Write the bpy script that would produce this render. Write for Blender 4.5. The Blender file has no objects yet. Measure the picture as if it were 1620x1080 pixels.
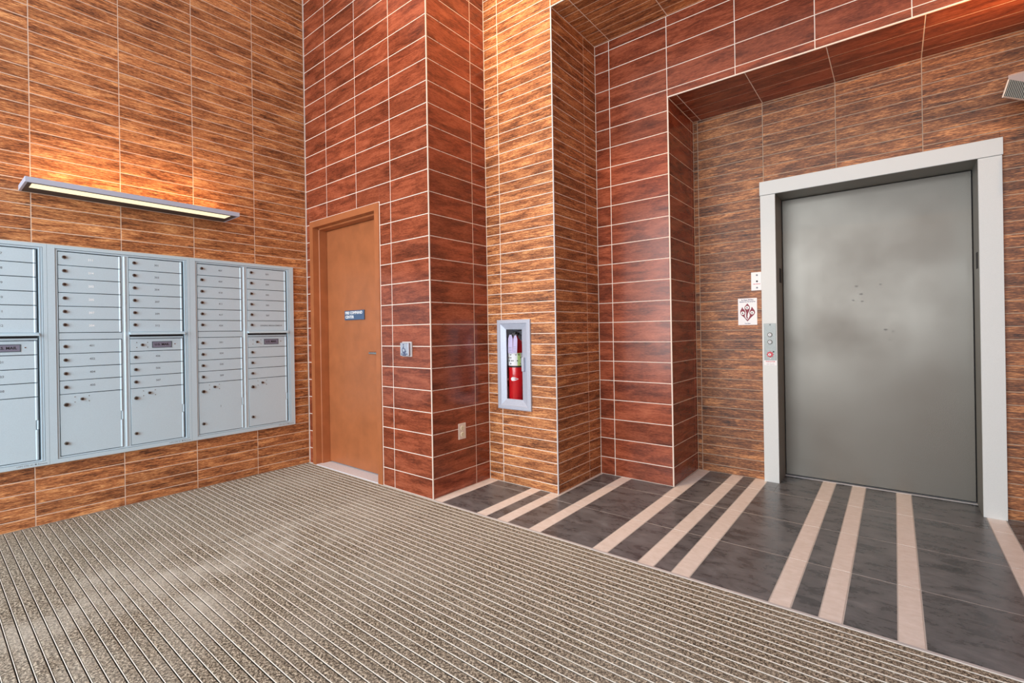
import bpy, bmesh, math, random
from mathutils import Vector, Matrix
random.seed(7)
S = bpy.context.scene
C = S.collection

# ------------------------------------------------------------------ camera
cam_d = bpy.data.cameras.new('camera'); cam = bpy.data.objects.new('camera', cam_d); C.objects.link(cam)
Rv, Uv, Fv = Vector((0.77641485, 0.63001194, -0.01627676)), Vector((0.01263887, 0.01025631, 0.99986752)), Vector((-0.63009542, 0.77651738, 0.0))
m = Matrix((Rv, Uv, -Fv)).transposed().to_4x4(); m.translation = (0, 0, 1.16)
cam.matrix_world = m
cam_d.sensor_width = 36; cam_d.lens = 759.5339 / 1620 * 36
cam_d.shift_x = (810 - 798.4896) / 1620; cam_d.shift_y = (524.3524 - 540) / 1620
cam_d.clip_start = .02
S.camera = cam

# ------------------------------------------------------------------ world and light
S.view_settings.view_transform = 'Standard'; S.view_settings.look = 'None'
S.view_settings.gamma = 1; S.view_settings.use_curve_mapping = False
S.view_settings.exposure = 0.32
w = bpy.data.worlds.new('daylight'); S.world = w; w.use_nodes = True
w.node_tree.nodes['Background'].inputs[0].default_value = (.80, .90, 1.0, 1)
w.node_tree.nodes['Background'].inputs[1].default_value = .65

def light(name, kind, loc, target, energy, color, **kw):
    d = bpy.data.lights.new(name, kind); o = bpy.data.objects.new(name, d); C.objects.link(o)
    d.energy = energy; d.color = color
    for k, v in kw.items(): setattr(d, k, v)
    o.location = loc
    o.rotation_euler = (Vector(target) - Vector(loc)).to_track_quat('-Z', 'Y').to_euler()
    return o
WARM = (1.0, .60, .30)
light('assumed_storefront_daylight', 'AREA', (-1.9, -3.0, 1.9), (-1.9, 4, 1.4), 235, (.90, .96, 1.0), shape='RECTANGLE', size=4.4, size_y=3.4)  # daylight from behind the camera; the storefront itself is assumed and unseen
light('mailbox_wall_fill', 'AREA', (.6, -2.3, 1.9), (-4.1, 1.0, 1.1), 30, (.88, .95, 1.0), shape='RECTANGLE', size=2.4, size_y=2.4)  # added fill light that brightens the left wall and mailboxes; stands for no window
light('assumed_downlight_left', 'SPOT', (-2.55, 1.75, 4.55), (-2.55, 2.3, 2.9), 90, WARM, spot_size=1.5, spot_blend=.9, shadow_soft_size=.08)  # assumed ceiling lamp out of view, no fixture built; warms the red corner top
light('assumed_downlight_middle', 'SPOT', (-1.9, 2.1, 4.55), (-2.0, 2.9, 2.9), 120, WARM, spot_size=1.4, spot_blend=.9, shadow_soft_size=.08)  # unseen lamp, assumed from the warm glow high on the tan pier
light('assumed_downlight_right', 'SPOT', (.3, 1.5, 4.6), (.1, 3.7, 3.3), 90, WARM, spot_size=1.4, spot_blend=.9, shadow_soft_size=.08)  # another assumed lamp without a fixture, warms the upper lintel
light('assumed_soffit_uplight', 'SPOT', (.66, 3.36, 2.55), (.42, 3.45, 2.95), 20, (1.0, .48, .18), spot_size=2.3, spot_blend=.8, shadow_soft_size=.05)  # bare spot added for the orange soffit glow; its lamp is assumed, unseen

# ------------------------------------------------------------------ dimensions
xL, yB, x1, yC, x2, yD, x3, yE = -4.141, 2.265, -2.500, 2.871, -1.862, 3.510, -1.270, 4.072
zS, zT, TP, Z0 = 3.456, 2.860, .1545, .138
ZC, XR = 4.70, 1.70
rows6 = [0] + [Z0 + TP * k for k in range(40)]
rows3 = [0, Z0 - TP / 2] + [Z0 + TP / 2 * k for k in range(80)]
cut = lambda L, a, b: [a] + [v for v in L if a + .004 < v < b - .004] + [b]

# ------------------------------------------------------------------ materials
def new_mat(name):
    mt = bpy.data.materials.new(name); mt.use_nodes = True
    return mt, mt.node_tree.nodes, mt.node_tree.links, mt.node_tree.nodes['Principled BSDF']
def srgb(r, g, b):
    f = lambda c: (c / 255 / 12.92) if c / 255 <= .04045 else ((c / 255 + .055) / 1.055) ** 2.4
    return (f(r), f(g), f(b), 1)
def plain(name, col, rough=.5, metal=0., spec=.5, noise=None, bump=0, bscale=300, emit=None, coat=0):
    mt, N, L, P = new_mat(name)
    P.inputs['Base Color'].default_value = col; P.inputs['Roughness'].default_value = rough
    P.inputs['Metallic'].default_value = metal; P.inputs['Specular IOR Level'].default_value = spec
    P.inputs['Coat Weight'].default_value = coat
    if noise or bump:
        tc = N.new('ShaderNodeTexCoord')
    if noise:
        sc, amt = noise
        n = N.new('ShaderNodeTexNoise'); n.inputs['Scale'].default_value = sc; n.inputs['Detail'].default_value = 5
        L.new(tc.outputs['Object'], n.inputs['Vector'])
        r = N.new('ShaderNodeMapRange'); r.inputs[1].default_value = .3; r.inputs[2].default_value = .7
        r.inputs[3].default_value = 1 - amt; r.inputs[4].default_value = 1 + amt
        L.new(n.outputs[0], r.inputs[0])
        mx = N.new('ShaderNodeVectorMath'); mx.operation = 'SCALE'; mx.inputs[0].default_value = col[:3]
        L.new(r.outputs[0], mx.inputs['Scale']); L.new(mx.outputs[0], P.inputs['Base Color'])
    if bump:
        n2 = N.new('ShaderNodeTexNoise'); n2.inputs['Scale'].default_value = bscale; n2.inputs['Detail'].default_value = 3
        L.new(tc.outputs['Object'], n2.inputs['Vector'])
        b = N.new('ShaderNodeBump'); b.inputs['Strength'].default_value = bump; b.inputs['Distance'].default_value = .001
        L.new(n2.outputs[0], b.inputs['Height']); L.new(b.outputs[0], P.inputs['Normal'])
    if emit:
        P.inputs['Emission Color'].default_value = emit[0]; P.inputs['Emission Strength'].default_value = emit[1]
    return mt
def wood(name, stops, rough, sx=3.2, sy=62, blotch=.5, bump=.25, coat=0., spec=.5):
    """grain runs along each tile's own x axis; every tile gets its own offset"""
    mt, N, L, P = new_mat(name)
    tc = N.new('ShaderNodeTexCoord'); oi = N.new('ShaderNodeObjectInfo')
    sc = N.new('ShaderNodeMath'); sc.operation = 'MULTIPLY'; sc.inputs[1].default_value = 50; L.new(oi.outputs['Random'], sc.inputs[0])
    cx = N.new('ShaderNodeCombineXYZ')
    for i in range(3): L.new(sc.outputs[0], cx.inputs[i])
    ad = N.new('ShaderNodeVectorMath'); ad.operation = 'ADD'; L.new(tc.outputs['Object'], ad.inputs[0]); L.new(cx.outputs[0], ad.inputs[1])
    def nz(a, b, detail, rgh=.6, dist=0.):
        mp = N.new('ShaderNodeMapping'); mp.inputs['Scale'].default_value = (a, b, 1); L.new(ad.outputs[0], mp.inputs[0])
        n = N.new('ShaderNodeTexNoise'); n.inputs['Scale'].default_value = 1; n.inputs['Detail'].default_value = detail
        n.inputs['Roughness'].default_value = rgh; n.inputs['Distortion'].default_value = dist
        L.new(mp.outputs[0], n.inputs['Vector']); return n
    a = nz(sx, sy, 8, .72, .6); b = nz(sx * .55, sy * .12, 3, .5, .8); c = nz(sx * 6, sy * 2.6, 3, .6)
    m1 = N.new('ShaderNodeMix'); m1.inputs[0].default_value = blotch; L.new(a.outputs[0], m1.inputs[2]); L.new(b.outputs[0], m1.inputs[3])
    m2 = N.new('ShaderNodeMix'); m2.inputs[0].default_value = .33; L.new(m1.outputs[0], m2.inputs[2]); L.new(c.outputs[0], m2.inputs[3])
    rp = N.new('ShaderNodeValToRGB'); L.new(m2.outputs[0], rp.inputs[0])
    while len(rp.color_ramp.elements) < len(stops): rp.color_ramp.elements.new(.5)
    for e, (p, col) in zip(rp.color_ramp.elements, stops): e.position = p; e.color = col
    vr = N.new('ShaderNodeMapRange'); vr.inputs[3].default_value = .74; vr.inputs[4].default_value = .96; L.new(oi.outputs['Random'], vr.inputs[0])
    vs = N.new('ShaderNodeVectorMath'); vs.operation = 'SCALE'; L.new(rp.outputs[0], vs.inputs[0]); L.new(vr.outputs[0], vs.inputs['Scale'])
    L.new(vs.outputs[0], P.inputs['Base Color'])
    P.inputs['Roughness'].default_value = rough; P.inputs['Coat Weight'].default_value = coat; P.inputs['Coat Roughness'].default_value = .15
    P.inputs['Specular IOR Level'].default_value = spec
    bp = N.new('ShaderNodeBump'); bp.inputs['Strength'].default_value = bump; bp.inputs['Distance'].default_value = .0015
    L.new(a.outputs[0], bp.inputs['Height']); L.new(bp.outputs[0], P.inputs['Normal'])
    return mt
M = {}
M['tan'] = wood('tan_wood_grain_tile', [(.40, srgb(60, 32, 18)), (.462, srgb(142, 84, 50)), (.52, srgb(200, 126, 76)), (.585, srgb(250, 186, 124))], .5, sx=8, sy=165, blotch=.34)
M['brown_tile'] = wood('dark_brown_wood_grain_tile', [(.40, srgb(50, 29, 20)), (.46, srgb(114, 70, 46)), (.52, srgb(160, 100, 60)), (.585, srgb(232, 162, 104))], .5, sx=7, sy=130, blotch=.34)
M['red'] = wood('red_wood_grain_tile', [(.37, srgb(84, 38, 26)), (.455, srgb(126, 61, 40)), (.53, srgb(160, 82, 55)), (.62, srgb(184, 104, 74))], .22, sx=7, sy=120, blotch=.55, bump=.03, spec=.5)
M['grout'] = plain('cream_grout', srgb(248, 234, 220), .9, noise=(40, .04))
M['tan_grout'] = plain('pale_tan_grout', srgb(222, 198, 178), .9, noise=(40, .05))
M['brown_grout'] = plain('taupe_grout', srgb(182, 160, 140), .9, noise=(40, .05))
M['trim'] = plain('cream_edge_trim', srgb(238, 224, 210), .5)
M['steel_trim'] = plain('satin_edge_trim', srgb(212, 214, 218), .4, .1)
M['paint'] = plain('white_paint', srgb(225, 222, 215), .8)
M['brown'] = plain('brown_door_paint', srgb(170, 102, 62), .42, noise=(9, .10), bump=.15, bscale=260)
M['mail'] = plain('grey_blue_metal_paint', srgb(196, 218, 230), .42, .15, noise=(350, .05), bump=.1, bscale=700)
M['mail_dark'] = plain('mailbox_gap_shadow_metal', srgb(70, 84, 92), .6)
M['chrome'] = plain('worn_chrome', srgb(190, 190, 188), .25, 1.)
M['lock_chrome'] = plain('lock_barrel_metal', srgb(150, 148, 144), .3, .9)
M['dark_metal'] = plain('dark_lock_metal', srgb(88, 84, 80), .35, .9)
M['engrave'] = plain('engraved_grey', srgb(120, 130, 138), .6)
M['engrave_light'] = plain('engraved_light', srgb(252, 254, 255), .5)
M['plaque'] = plain('plaque_grey', srgb(128, 128, 148), .45, .2)
M['black'] = plain('black_ink', srgb(22, 22, 26), .6)
M['navy'] = plain('navy_ink', srgb(40, 52, 100), .6)
M['white'] = plain('white_plastic', srgb(236, 236, 238), .4)
M['blue_sign'] = plain('slate_blue_sign', srgb(72, 96, 128), .5)
M['sign_text'] = plain('sign_white', srgb(240, 242, 245), .5)
M['maroon'] = plain('maroon_ink', srgb(130, 22, 48), .5)
M['red_ink'] = plain('red_ink', srgb(196, 60, 76), .5)
M['lav'] = plain('lavender_tag', srgb(206, 196, 232), .6)
M['ext_red'] = plain('extinguisher_red', srgb(205, 22, 30), .18, coat=.6)
M['rubber'] = plain('black_rubber', srgb(38, 44, 46), .6)
M['green'] = plain('green_label', srgb(196, 220, 140), .5)
M['alu'] = plain('anodised_aluminium', srgb(190, 196, 208), .38, .55)
M['enamel'] = plain('grey_enamel_frame', srgb(214, 220, 220), .45, noise=(400, .06), bump=.1, bscale=600)
M['reveal'] = plain('grey_reveal_metal', srgb(150, 152, 146), .45, .3, noise=(300, .06))
M['station'] = plain('brushed_station_plate', srgb(136, 140, 138), .4, .4, noise=(90, .10))
M['lamp_body'] = plain('lamp_grey_metal', srgb(184, 190, 208), .45, .05)
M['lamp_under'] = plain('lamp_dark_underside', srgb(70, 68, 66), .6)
M['diffuser'] = plain('lamp_diffuser', srgb(240, 228, 190), .5, emit=((1, .86, .58, 1), .75))
M['lamp_top'] = plain('lamp_top_strip', srgb(240, 228, 190), .5, emit=((1, .55, .24, 1), 2.2))
M['ivory'] = plain('ivory_plastic', srgb(236, 230, 200), .4)
M['beige_plate'] = plain('beige_outlet_plate', srgb(230, 216, 202), .45)
M['threshold'] = plain('pale_threshold_terrazzo', srgb(226, 232, 242), .35, noise=(60, .06))
M['cab_in'] = plain('cabinet_inside', srgb(206, 210, 218), .5)
M['cab'] = plain('cabinet_frame_metal', srgb(186, 194, 210), .42, .15, noise=(120, .06))
M['vent_dark'] = plain('louvre_dark', srgb(58, 58, 60), .5)
M['rail'] = plain('mat_rail_aluminium', srgb(246, 242, 232), .5, 0)
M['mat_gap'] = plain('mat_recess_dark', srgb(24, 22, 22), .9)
M['smudge'] = plain('finger_smudge', srgb(104, 101, 97), .5, .7)

def glass():
    mt, N, L, P = new_mat('clear_glass')
    P.inputs['Base Color'].default_value = (1, 1, 1, 1); P.inputs['Roughness'].default_value = .02
    P.inputs['Transmission Weight'].default_value = 1; P.inputs['IOR'].default_value = 1.12
    return mt
M['glass'] = glass()
def elevator_steel():
    mt, N, L, P = new_mat('satin_elevator_panel')
    tc = N.new('ShaderNodeTexCoord')
    n = N.new('ShaderNodeTexNoise'); n.inputs['Scale'].default_value = 1.6; n.inputs['Detail'].default_value = 4; L.new(tc.outputs['Object'], n.inputs['Vector'])
    r = N.new('ShaderNodeMapRange'); r.inputs[1].default_value = .3; r.inputs[2].default_value = .7; r.inputs[3].default_value = .30; r.inputs[4].default_value = .50
    L.new(n.outputs[0], r.inputs[0]); L.new(r.outputs[0], P.inputs['Roughness'])
    f = N.new('ShaderNodeTexNoise'); f.inputs['Scale'].default_value = 420; L.new(tc.outputs['Object'], f.inputs['Vector'])
    cr = N.new('ShaderNodeValToRGB'); cr.color_ramp.elements[0].position = .35; cr.color_ramp.elements[1].position = .65
    cr.color_ramp.elements[0].color = srgb(84, 80, 74); cr.color_ramp.elements[1].color = srgb(136, 130, 122)
    L.new(f.outputs[0], cr.inputs[0]); L.new(cr.outputs[0], P.inputs['Base Color'])
    P.inputs['Metallic'].default_value = .75
    b = N.new('ShaderNodeBump'); b.inputs['Strength'].default_value = .12; b.inputs['Distance'].default_value = .001
    L.new(f.outputs[0], b.inputs['Height']); L.new(b.outputs[0], P.inputs['Normal'])
    return mt
M['panel'] = elevator_steel()
def floor_tile(name, lo, hi, rough, scale=7):
    mt, N, L, P = new_mat(name)
    tc = N.new('ShaderNodeTexCoord'); oi = N.new('ShaderNodeObjectInfo')
    sc = N.new('ShaderNodeMath'); sc.operation = 'MULTIPLY'; sc.inputs[1].default_value = 30; L.new(oi.outputs['Random'], sc.inputs[0])
    cx = N.new('ShaderNodeCombineXYZ')
    for i in range(3): L.new(sc.outputs[0], cx.inputs[i])
    ad = N.new('ShaderNodeVectorMath'); ad.operation = 'ADD'; L.new(tc.outputs['Object'], ad.inputs[0]); L.new(cx.outputs[0], ad.inputs[1])
    mp = N.new('ShaderNodeMapping'); mp.inputs['Scale'].default_value = (1, 1.7, 1); L.new(ad.outputs[0], mp.inputs[0])
    n = N.new('ShaderNodeTexNoise'); n.inputs['Scale'].default_value = scale; n.inputs['Detail'].default_value = 9; n.inputs['Roughness'].default_value = .68
    n.inputs['Distortion'].default_value = .4; L.new(mp.outputs[0], n.inputs['Vector'])
    cr = N.new('ShaderNodeValToRGB'); cr.color_ramp.elements[0].position = .30; cr.color_ramp.elements[1].position = .74
    cr.color_ramp.elements[0].color = lo; cr.color_ramp.elements[1].color = hi
    L.new(n.outputs[0], cr.inputs[0]); L.new(cr.outputs[0], P.inputs['Base Color'])
    rr = N.new('ShaderNodeMapRange'); rr.inputs[1].default_value = .3; rr.inputs[2].default_value = .7; rr.inputs[3].default_value = rough; rr.inputs[4].default_value = rough + .15
    L.new(n.outputs[0], rr.inputs[0]); L.new(rr.outputs[0], P.inputs['Roughness'])
    return mt
M['slate'] = floor_tile('charcoal_floor_tile', srgb(60, 64, 69), srgb(134, 138, 144), .22)
M['stripe'] = floor_tile('cream_stripe_tile', srgb(230, 223, 217), srgb(252, 248, 246), .34, 22)
M['fgrout'] = plain('grey_floor_grout', srgb(198, 196, 194), .9)
def carpet():
    mt, N, L, P = new_mat('taupe_mat_fibre')
    g = N.new('ShaderNodeNewGeometry')
    n = N.new('ShaderNodeTexNoise'); n.inputs['Scale'].default_value = 105; n.inputs['Detail'].default_value = 5; n.inputs['Roughness'].default_value = .85
    L.new(g.outputs['Position'], n.inputs['Vector'])
    cr = N.new('ShaderNodeValToRGB'); el = cr.color_ramp.elements
    for _ in range(2): el.new(.5)
    for e, (p, c) in zip(el, [(.40, srgb(44, 39, 35)), (.475, srgb(108, 99, 87)), (.53, srgb(162, 152, 134)), (.60, srgb(232, 226, 208))]): e.position = p; e.color = c
    L.new(n.outputs[0], cr.inputs[0])
    d = N.new('ShaderNodeTexNoise'); d.inputs['Scale'].default_value = 2.3; d.inputs['Detail'].default_value = 6; d.inputs['Roughness'].default_value = .65
    L.new(g.outputs['Position'], d.inputs['Vector'])
    dr = N.new('ShaderNodeMapRange'); dr.inputs[1].default_value = .42; dr.inputs[2].default_value = .72; dr.inputs[3].default_value = 0; dr.inputs[4].default_value = .42
    L.new(d.outputs[0], dr.inputs[0])
    # trodden-in pale dust along the seam between the two sections
    sp_ = N.new('ShaderNodeSeparateXYZ'); L.new(g.outputs['Position'], sp_.inputs[0])
    def mth(op, a, b=None):
        q = N.new('ShaderNodeMath'); q.operation = op
        for i, v in enumerate((a, b)):
            if v is None: continue
            if isinstance(v, (int, float)): q.inputs[i].default_value = v
            else: L.new(v, q.inputs[i])
        return q.outputs[0]
    u_ = mth('DIVIDE', mth('ADD', sp_.outputs[0], 2.62), .42); u2 = mth('MULTIPLY', mth('MULTIPLY', u_, u_), -1.0)
    v_ = mth('DIVIDE', mth('ADD', sp_.outputs[1], -.95), .75); v2 = mth('MULTIPLY', mth('MULTIPLY', v_, v_), -1.0)
    band_ = mth('EXPONENT', mth('ADD', u2, v2))
    dsum = mth('MULTIPLY', dr.outputs[0], mth('ADD', mth('MULTIPLY', band_, 2.6), .5))
    mx = N.new('ShaderNodeMix'); mx.data_type = 'RGBA'; mx.clamp_factor = True; L.new(dsum, mx.inputs[0]); L.new(cr.outputs[0], mx.inputs[6]); mx.inputs[7].default_value = srgb(206, 204, 194)
    L.new(mx.outputs[2], P.inputs['Base Color']); P.inputs['Roughness'].default_value = .95; P.inputs['Specular IOR Level'].default_value = .1
    b = N.new('ShaderNodeBump'); b.inputs['Strength'].default_value = .8; b.inputs['Distance'].default_value = .003
    L.new(n.outputs[0], b.inputs['Height']); L.new(b.outputs[0], P.inputs['Normal'])
    return mt
M['carpet'] = carpet()

# ------------------------------------------------------------------ helpers
def add_box(bm, x0, x1, y0, y1, z0, z1, bev=0):
    vs = [bm.verts.new(p) for p in ((x0, y0, z0), (x1, y0, z0), (x1, y1, z0), (x0, y1, z0), (x0, y0, z1), (x1, y0, z1), (x1, y1, z1), (x0, y1, z1))]
    fs = [bm.faces.new([vs[i] for i in f]) for f in ((0, 3, 2, 1), (4, 5, 6, 7), (0, 1, 5, 4), (1, 2, 6, 5), (2, 3, 7, 6), (3, 0, 4, 7))]
    if bev:
        es = list({e for f in fs for e in f.edges})
        bmesh.ops.bevel(bm, geom=es, offset=bev, segments=1, affect='EDGES')
    return bm
def add_cyl(bm, p0, p1, r0, r1=None, n=20):
    r1 = r0 if r1 is None else r1
    p0, p1 = Vector(p0), Vector(p1); d = p1 - p0
    q = d.to_track_quat('Z', 'Y').to_matrix().to_4x4()
    bmesh.ops.create_cone(bm, cap_ends=True, segments=n, radius1=r0, radius2=r1, depth=d.length, matrix=Matrix.Translation((p0 + p1) / 2) @ q)
    return bm
def add_lathe(bm, cx, cy, prof, n=32):
    rings = []
    for r, z in prof:
        rings.append([bm.verts.new((cx + r * math.cos(2 * math.pi * i / n), cy + r * math.sin(2 * math.pi * i / n), z)) for i in range(n)])
    for a, b in zip(rings, rings[1:]):
        for i in range(n): bm.faces.new((a[i], a[(i + 1) % n], b[(i + 1) % n], b[i]))
    bm.faces.new(list(reversed(rings[0]))); bm.faces.new(rings[-1])
    return bm
def add_tube(bm, pts, r, n=10):
    rings = []; pts = [Vector(p) for p in pts]
    for i, p in enumerate(pts):
        t = (pts[min(i + 1, len(pts) - 1)] - pts[max(i - 1, 0)]).normalized()
        a = t.orthogonal().normalized() if i == 0 else (rings_a - t * rings_a.dot(t)).normalized()
        rings_a = a; b = t.cross(a)
        rings.append([bm.verts.new(p + (a * math.cos(2 * math.pi * k / n) + b * math.sin(2 * math.pi * k / n)) * r) for k in range(n)])
    for A, B in zip(rings, rings[1:]):
        for i in range(n): bm.faces.new((A[i], A[(i + 1) % n], B[(i + 1) % n], B[i]))
    bm.faces.new(list(reversed(rings[0]))); bm.faces.new(rings[-1])
    return bm
def adopt(o, parent):
    if parent is not None:
        o.parent = parent
        root = parent
        while root.parent: root = root.parent
        o.matrix_parent_inverse = Matrix.Translation(-root.location) if parent is root and root.type == 'EMPTY' else Matrix.Identity(4)
def obj(name, bm, mat, parent=None, smooth=False):
    me = bpy.data.meshes.new(name); bmesh.ops.recalc_face_normals(bm, faces=bm.faces); bm.to_mesh(me); bm.free()
    me.materials.append(mat)
    if smooth:
        for p in me.polygons: p.use_smooth = True
        me.set_sharp_from_angle(angle=math.radians(40))
    o = bpy.data.objects.new(name, me); C.objects.link(o); adopt(o, parent)
    return o
def bx(name, r, mat, parent=None, bev=0):
    return obj(name, add_box(bmesh.new(), *r, bev=bev), mat, parent)
def thing(name, label, cat, loc, group=None):
    o = bpy.data.objects.new(name, None); C.objects.link(o); o.location = loc; o.empty_display_size = .1
    o['label'] = label; o['category'] = cat
    if group: o['group'] = group
    return o
def tag(o, label, cat, group=None):
    o['label'] = label; o['category'] = cat
    if group: o['group'] = group
    return o
def struct(o, label):
    o['kind'] = 'structure'; o['label'] = label
    return o
def sub_rects(rects, h):
    out = []
    for (a, b, c, d) in rects:
        p, q, r, s = max(a, h[0]), min(b, h[1]), max(c, h[2]), min(d, h[3])
        if p >= q - 1e-6 or r >= s - 1e-6: out.append((a, b, c, d)); continue
        if p > a + 1e-6: out.append((a, p, c, d))
        if q < b - 1e-6: out.append((q, b, c, d))
        if r > c + 1e-6: out.append((p, q, c, r))
        if s < d - 1e-6: out.append((p, q, s, d))
    return out
_tiles = {}
def tile_mesh(rects, ox, oy, th, mat, ch=.0012):
    key = (tuple(tuple(round(v, 4) for v in (a - ox, b - ox, c - oy, d - oy)) for a, b, c, d in rects), mat.name)
    if key in _tiles: return _tiles[key]
    bm = bmesh.new()
    for a, b, c, d in rects:
        a, b, c, d = a - ox, b - ox, c - oy, d - oy
        h = min(ch, (b - a) / 4, (d - c) / 4)
        lo = [bm.verts.new(p) for p in ((a, c, -th), (b, c, -th), (b, d, -th), (a, d, -th))]
        mi = [bm.verts.new(p) for p in ((a, c, -h), (b, c, -h), (b, d, -h), (a, d, -h))]
        up = [bm.verts.new(p) for p in ((a + h, c + h, 0), (b - h, c + h, 0), (b - h, d - h, 0), (a + h, d - h, 0))]
        for A, B in ((lo, mi), (mi, up)):
            for i in range(4): bm.faces.new((A[i], A[(i + 1) % 4], B[(i + 1) % 4], B[i]))
        bm.faces.new(up)
    me = bpy.data.meshes.new('tile'); bm.to_mesh(me); bm.free(); me.materials.append(mat)
    _tiles[key] = me
    return me
def tiling(parent, O, A, V, us, vs, mat, holes=(), gap=.005, th=.004, name='tile', joint=None, colmat=None, stuff_if=None):
    """individual tiles on the plane O + u*A + v*V, facing A x V"""
    A, V = Vector(A), Vector(V); N = A.cross(V); O = Vector(O); g = gap / 2; rest = []
    for i in range(len(us) - 1):
        for j in range(len(vs) - 1):
            a, b, c, d = us[i] + g, us[i + 1] - g, vs[j] + g, vs[j + 1] - g
            if b - a < .004 or d - c < .004: continue
            rects = [(a, b, c, d)]
            for h in holes: rects = sub_rects(rects, h)
            rects = [r for r in rects if r[1] - r[0] > .004 and r[3] - r[2] > .004]
            if not rects: continue
            mt = colmat(i) if colmat else mat
            ox, oy = (a + b) / 2, (c + d) / 2
            me = tile_mesh(rects, ox, oy, th, mt)
            o = bpy.data.objects.new(name, me); C.objects.link(o)
            p = O + A * ox + V * oy + N * random.uniform(-.0003, .0003)
            o.matrix_world = Matrix((A, V, N)).transposed().to_4x4() @ Matrix.Identity(4); o.location = p
            o.parent = parent; o.matrix_parent_inverse = Matrix.Identity(4)
UP = (0, 0, 1)
def slab_with_holes(bm, kind, const, thick, u0, u1, v0, v1, holes):
    rects = [(u0, u1, v0, v1)]
    for h in holes: rects = sub_rects(rects, h)
    a, b = sorted((const, const + thick))
    for (p, q, r, s) in rects:
        if kind == 'x': add_box(bm, a, b, p, q, r, s)
        elif kind == 'y': add_box(bm, p, q, a, b, r, s)
        else: add_box(bm, p, q, r, s, a, b)
    return bm
RC = .0015   # grout sits this far behind the tile faces

# ------------------------------------------------------------------ structure: floor
def stripe_cols():
    st = [(-2.498, -2.418), (-2.098, -2.016), (-1.928, -1.844), (-1.684, -1.602), (-1.264, -1.178), (-1.012, -.930), (-.843, -.758), (-.428, -.348),
          (-.250, -.172), (-.003, .075), (.415, .497), (.665, .745), (.832, .912), (1.075, 1.155), (1.49, 1.57)]
    us = [x1]; kinds = []
    for a, b in st:
        if a > us[-1] + .01: us.append(a); kinds.append('slate')
        us.append(b); kinds.append('stripe')
    us.append(XR); kinds.append('slate')
    return us, kinds
us, kinds = stripe_cols()
bm = bmesh.new()
add_box(bm, xL - .1, XR, -3.2, yB - .012, -.12, -.012)
add_box(bm, xL - .1, XR, yB - .012, 4.36, -.12, -RC * .6)
floor = struct(obj('floor', bm, M['fgrout']), 'grey grouted lobby floor under the slate tiles, cream stripes and recessed mat')
fy = [yB, 2.765, 3.280, 3.800, 4.292]
holes_f = [(x1 - .1, x2, yC, 5), (x1 - .1, x3, yD, 5), (-9, -.676, yE, 5), (.402, 9, yE, 5)]
tiling(floor, (0, 0, 0), (1, 0, 0), (0, 1, 0), us, fy, M['slate'], holes_f, gap=.0042, colmat=lambda i: M[kinds[i]], name='floor_tile')
o = bx('trim_1', (x1 + .012, XR, yB - .014, yB + .001, -.012, .0015), M['steel_trim'])
struct(o, 'thin pale metal edge strip between the slate floor tiles and the ribbed mat')
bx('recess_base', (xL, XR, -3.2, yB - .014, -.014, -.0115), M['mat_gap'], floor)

# ------------------------------------------------------------------ structure: walls
def wall(name, label, kind, const, thick, u0, u1, v0, v1, holes, mat=None):
    bm = slab_with_holes(bmesh.new(), kind, const, thick, u0, u1, v0, v1, holes)
    return struct(obj(name, bm, mat or M['grout']), label)
# left wall (faces +x); u runs along -y? use A=(0,1,0), V=up gives normal +x
colsL = [.021, .467, .913, 1.358, 1.806, 2.258]
wL = wall('wall_left', 'long left wall of narrow tan wood-look tiles behind the mailboxes', 'x', xL - RC, -.12, -3.2, yB, 0, ZC, [], M['tan_grout'])
mb_hole = (-.30, 2.119, .3755, 1.7545)
tiling(wL, (xL, 0, 0), (0, 1, 0), UP, colsL + [yB], cut(rows3, 0, 4.45), M['tan'], [mb_hole])
def tile_field(name, parent, O, A, V, us_, vs_, mat, holes=()):
    """tiles out of the photo's view: one joined mesh"""
    A, V, O = Vector(A), Vector(V), Vector(O); N = A.cross(V); bm = bmesh.new()
    for i in range(len(us_) - 1):
        for j in range(len(vs_) - 1):
            rects = [(us_[i] + .002, us_[i + 1] - .002, vs_[j] + .002, vs_[j + 1] - .002)]
            for h in holes: rects = sub_rects(rects, h)
            for a, b, c, d in rects:
                bm.faces.new([bm.verts.new(O + A * p + V * q) for p, q in ((a, c), (b, c), (b, d), (a, d))])
    o = obj(name, bm, mat, parent); o['kind'] = 'stuff'
tile_field('wall_tiles', wL, (xL, 0, 0), (0, 1, 0), UP, [.021 - .446 * k for k in range(7, -1, -1)], cut(rows3, 0, ZC), M['tan'], [mb_hole])
# wall B with the brown door
DX0, DX1, DZ = -4.076, -3.062, 2.168
dh = (DX0 - .007, DX1 + .007, -1, DZ + .007)
wB = wall('wall_back_left', 'dark red wood-look tiled wall around the brown door', 'y', yB + RC, .12, xL, x1 - RC, 0, ZC, [(DX0, DX1, -1, DZ)])
tiling(wB, (0, yB, 0), (1, 0, 0), UP, [xL, -3.797, -3.360, -2.922, x1 - .006], cut(rows6, 0, ZC), M['red'], [dh])
w1 = wall('wall_return_left', 'red tiled side face of the corner with the power outlet', 'x', x1 - RC, -.12, yB + .13, yC, 0, ZC, [])
tiling(w1, (x1, 0, 0), (0, 1, 0), UP, [yB + .006, 2.712, yC], cut(rows6, 0, ZC), M['red'])
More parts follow.
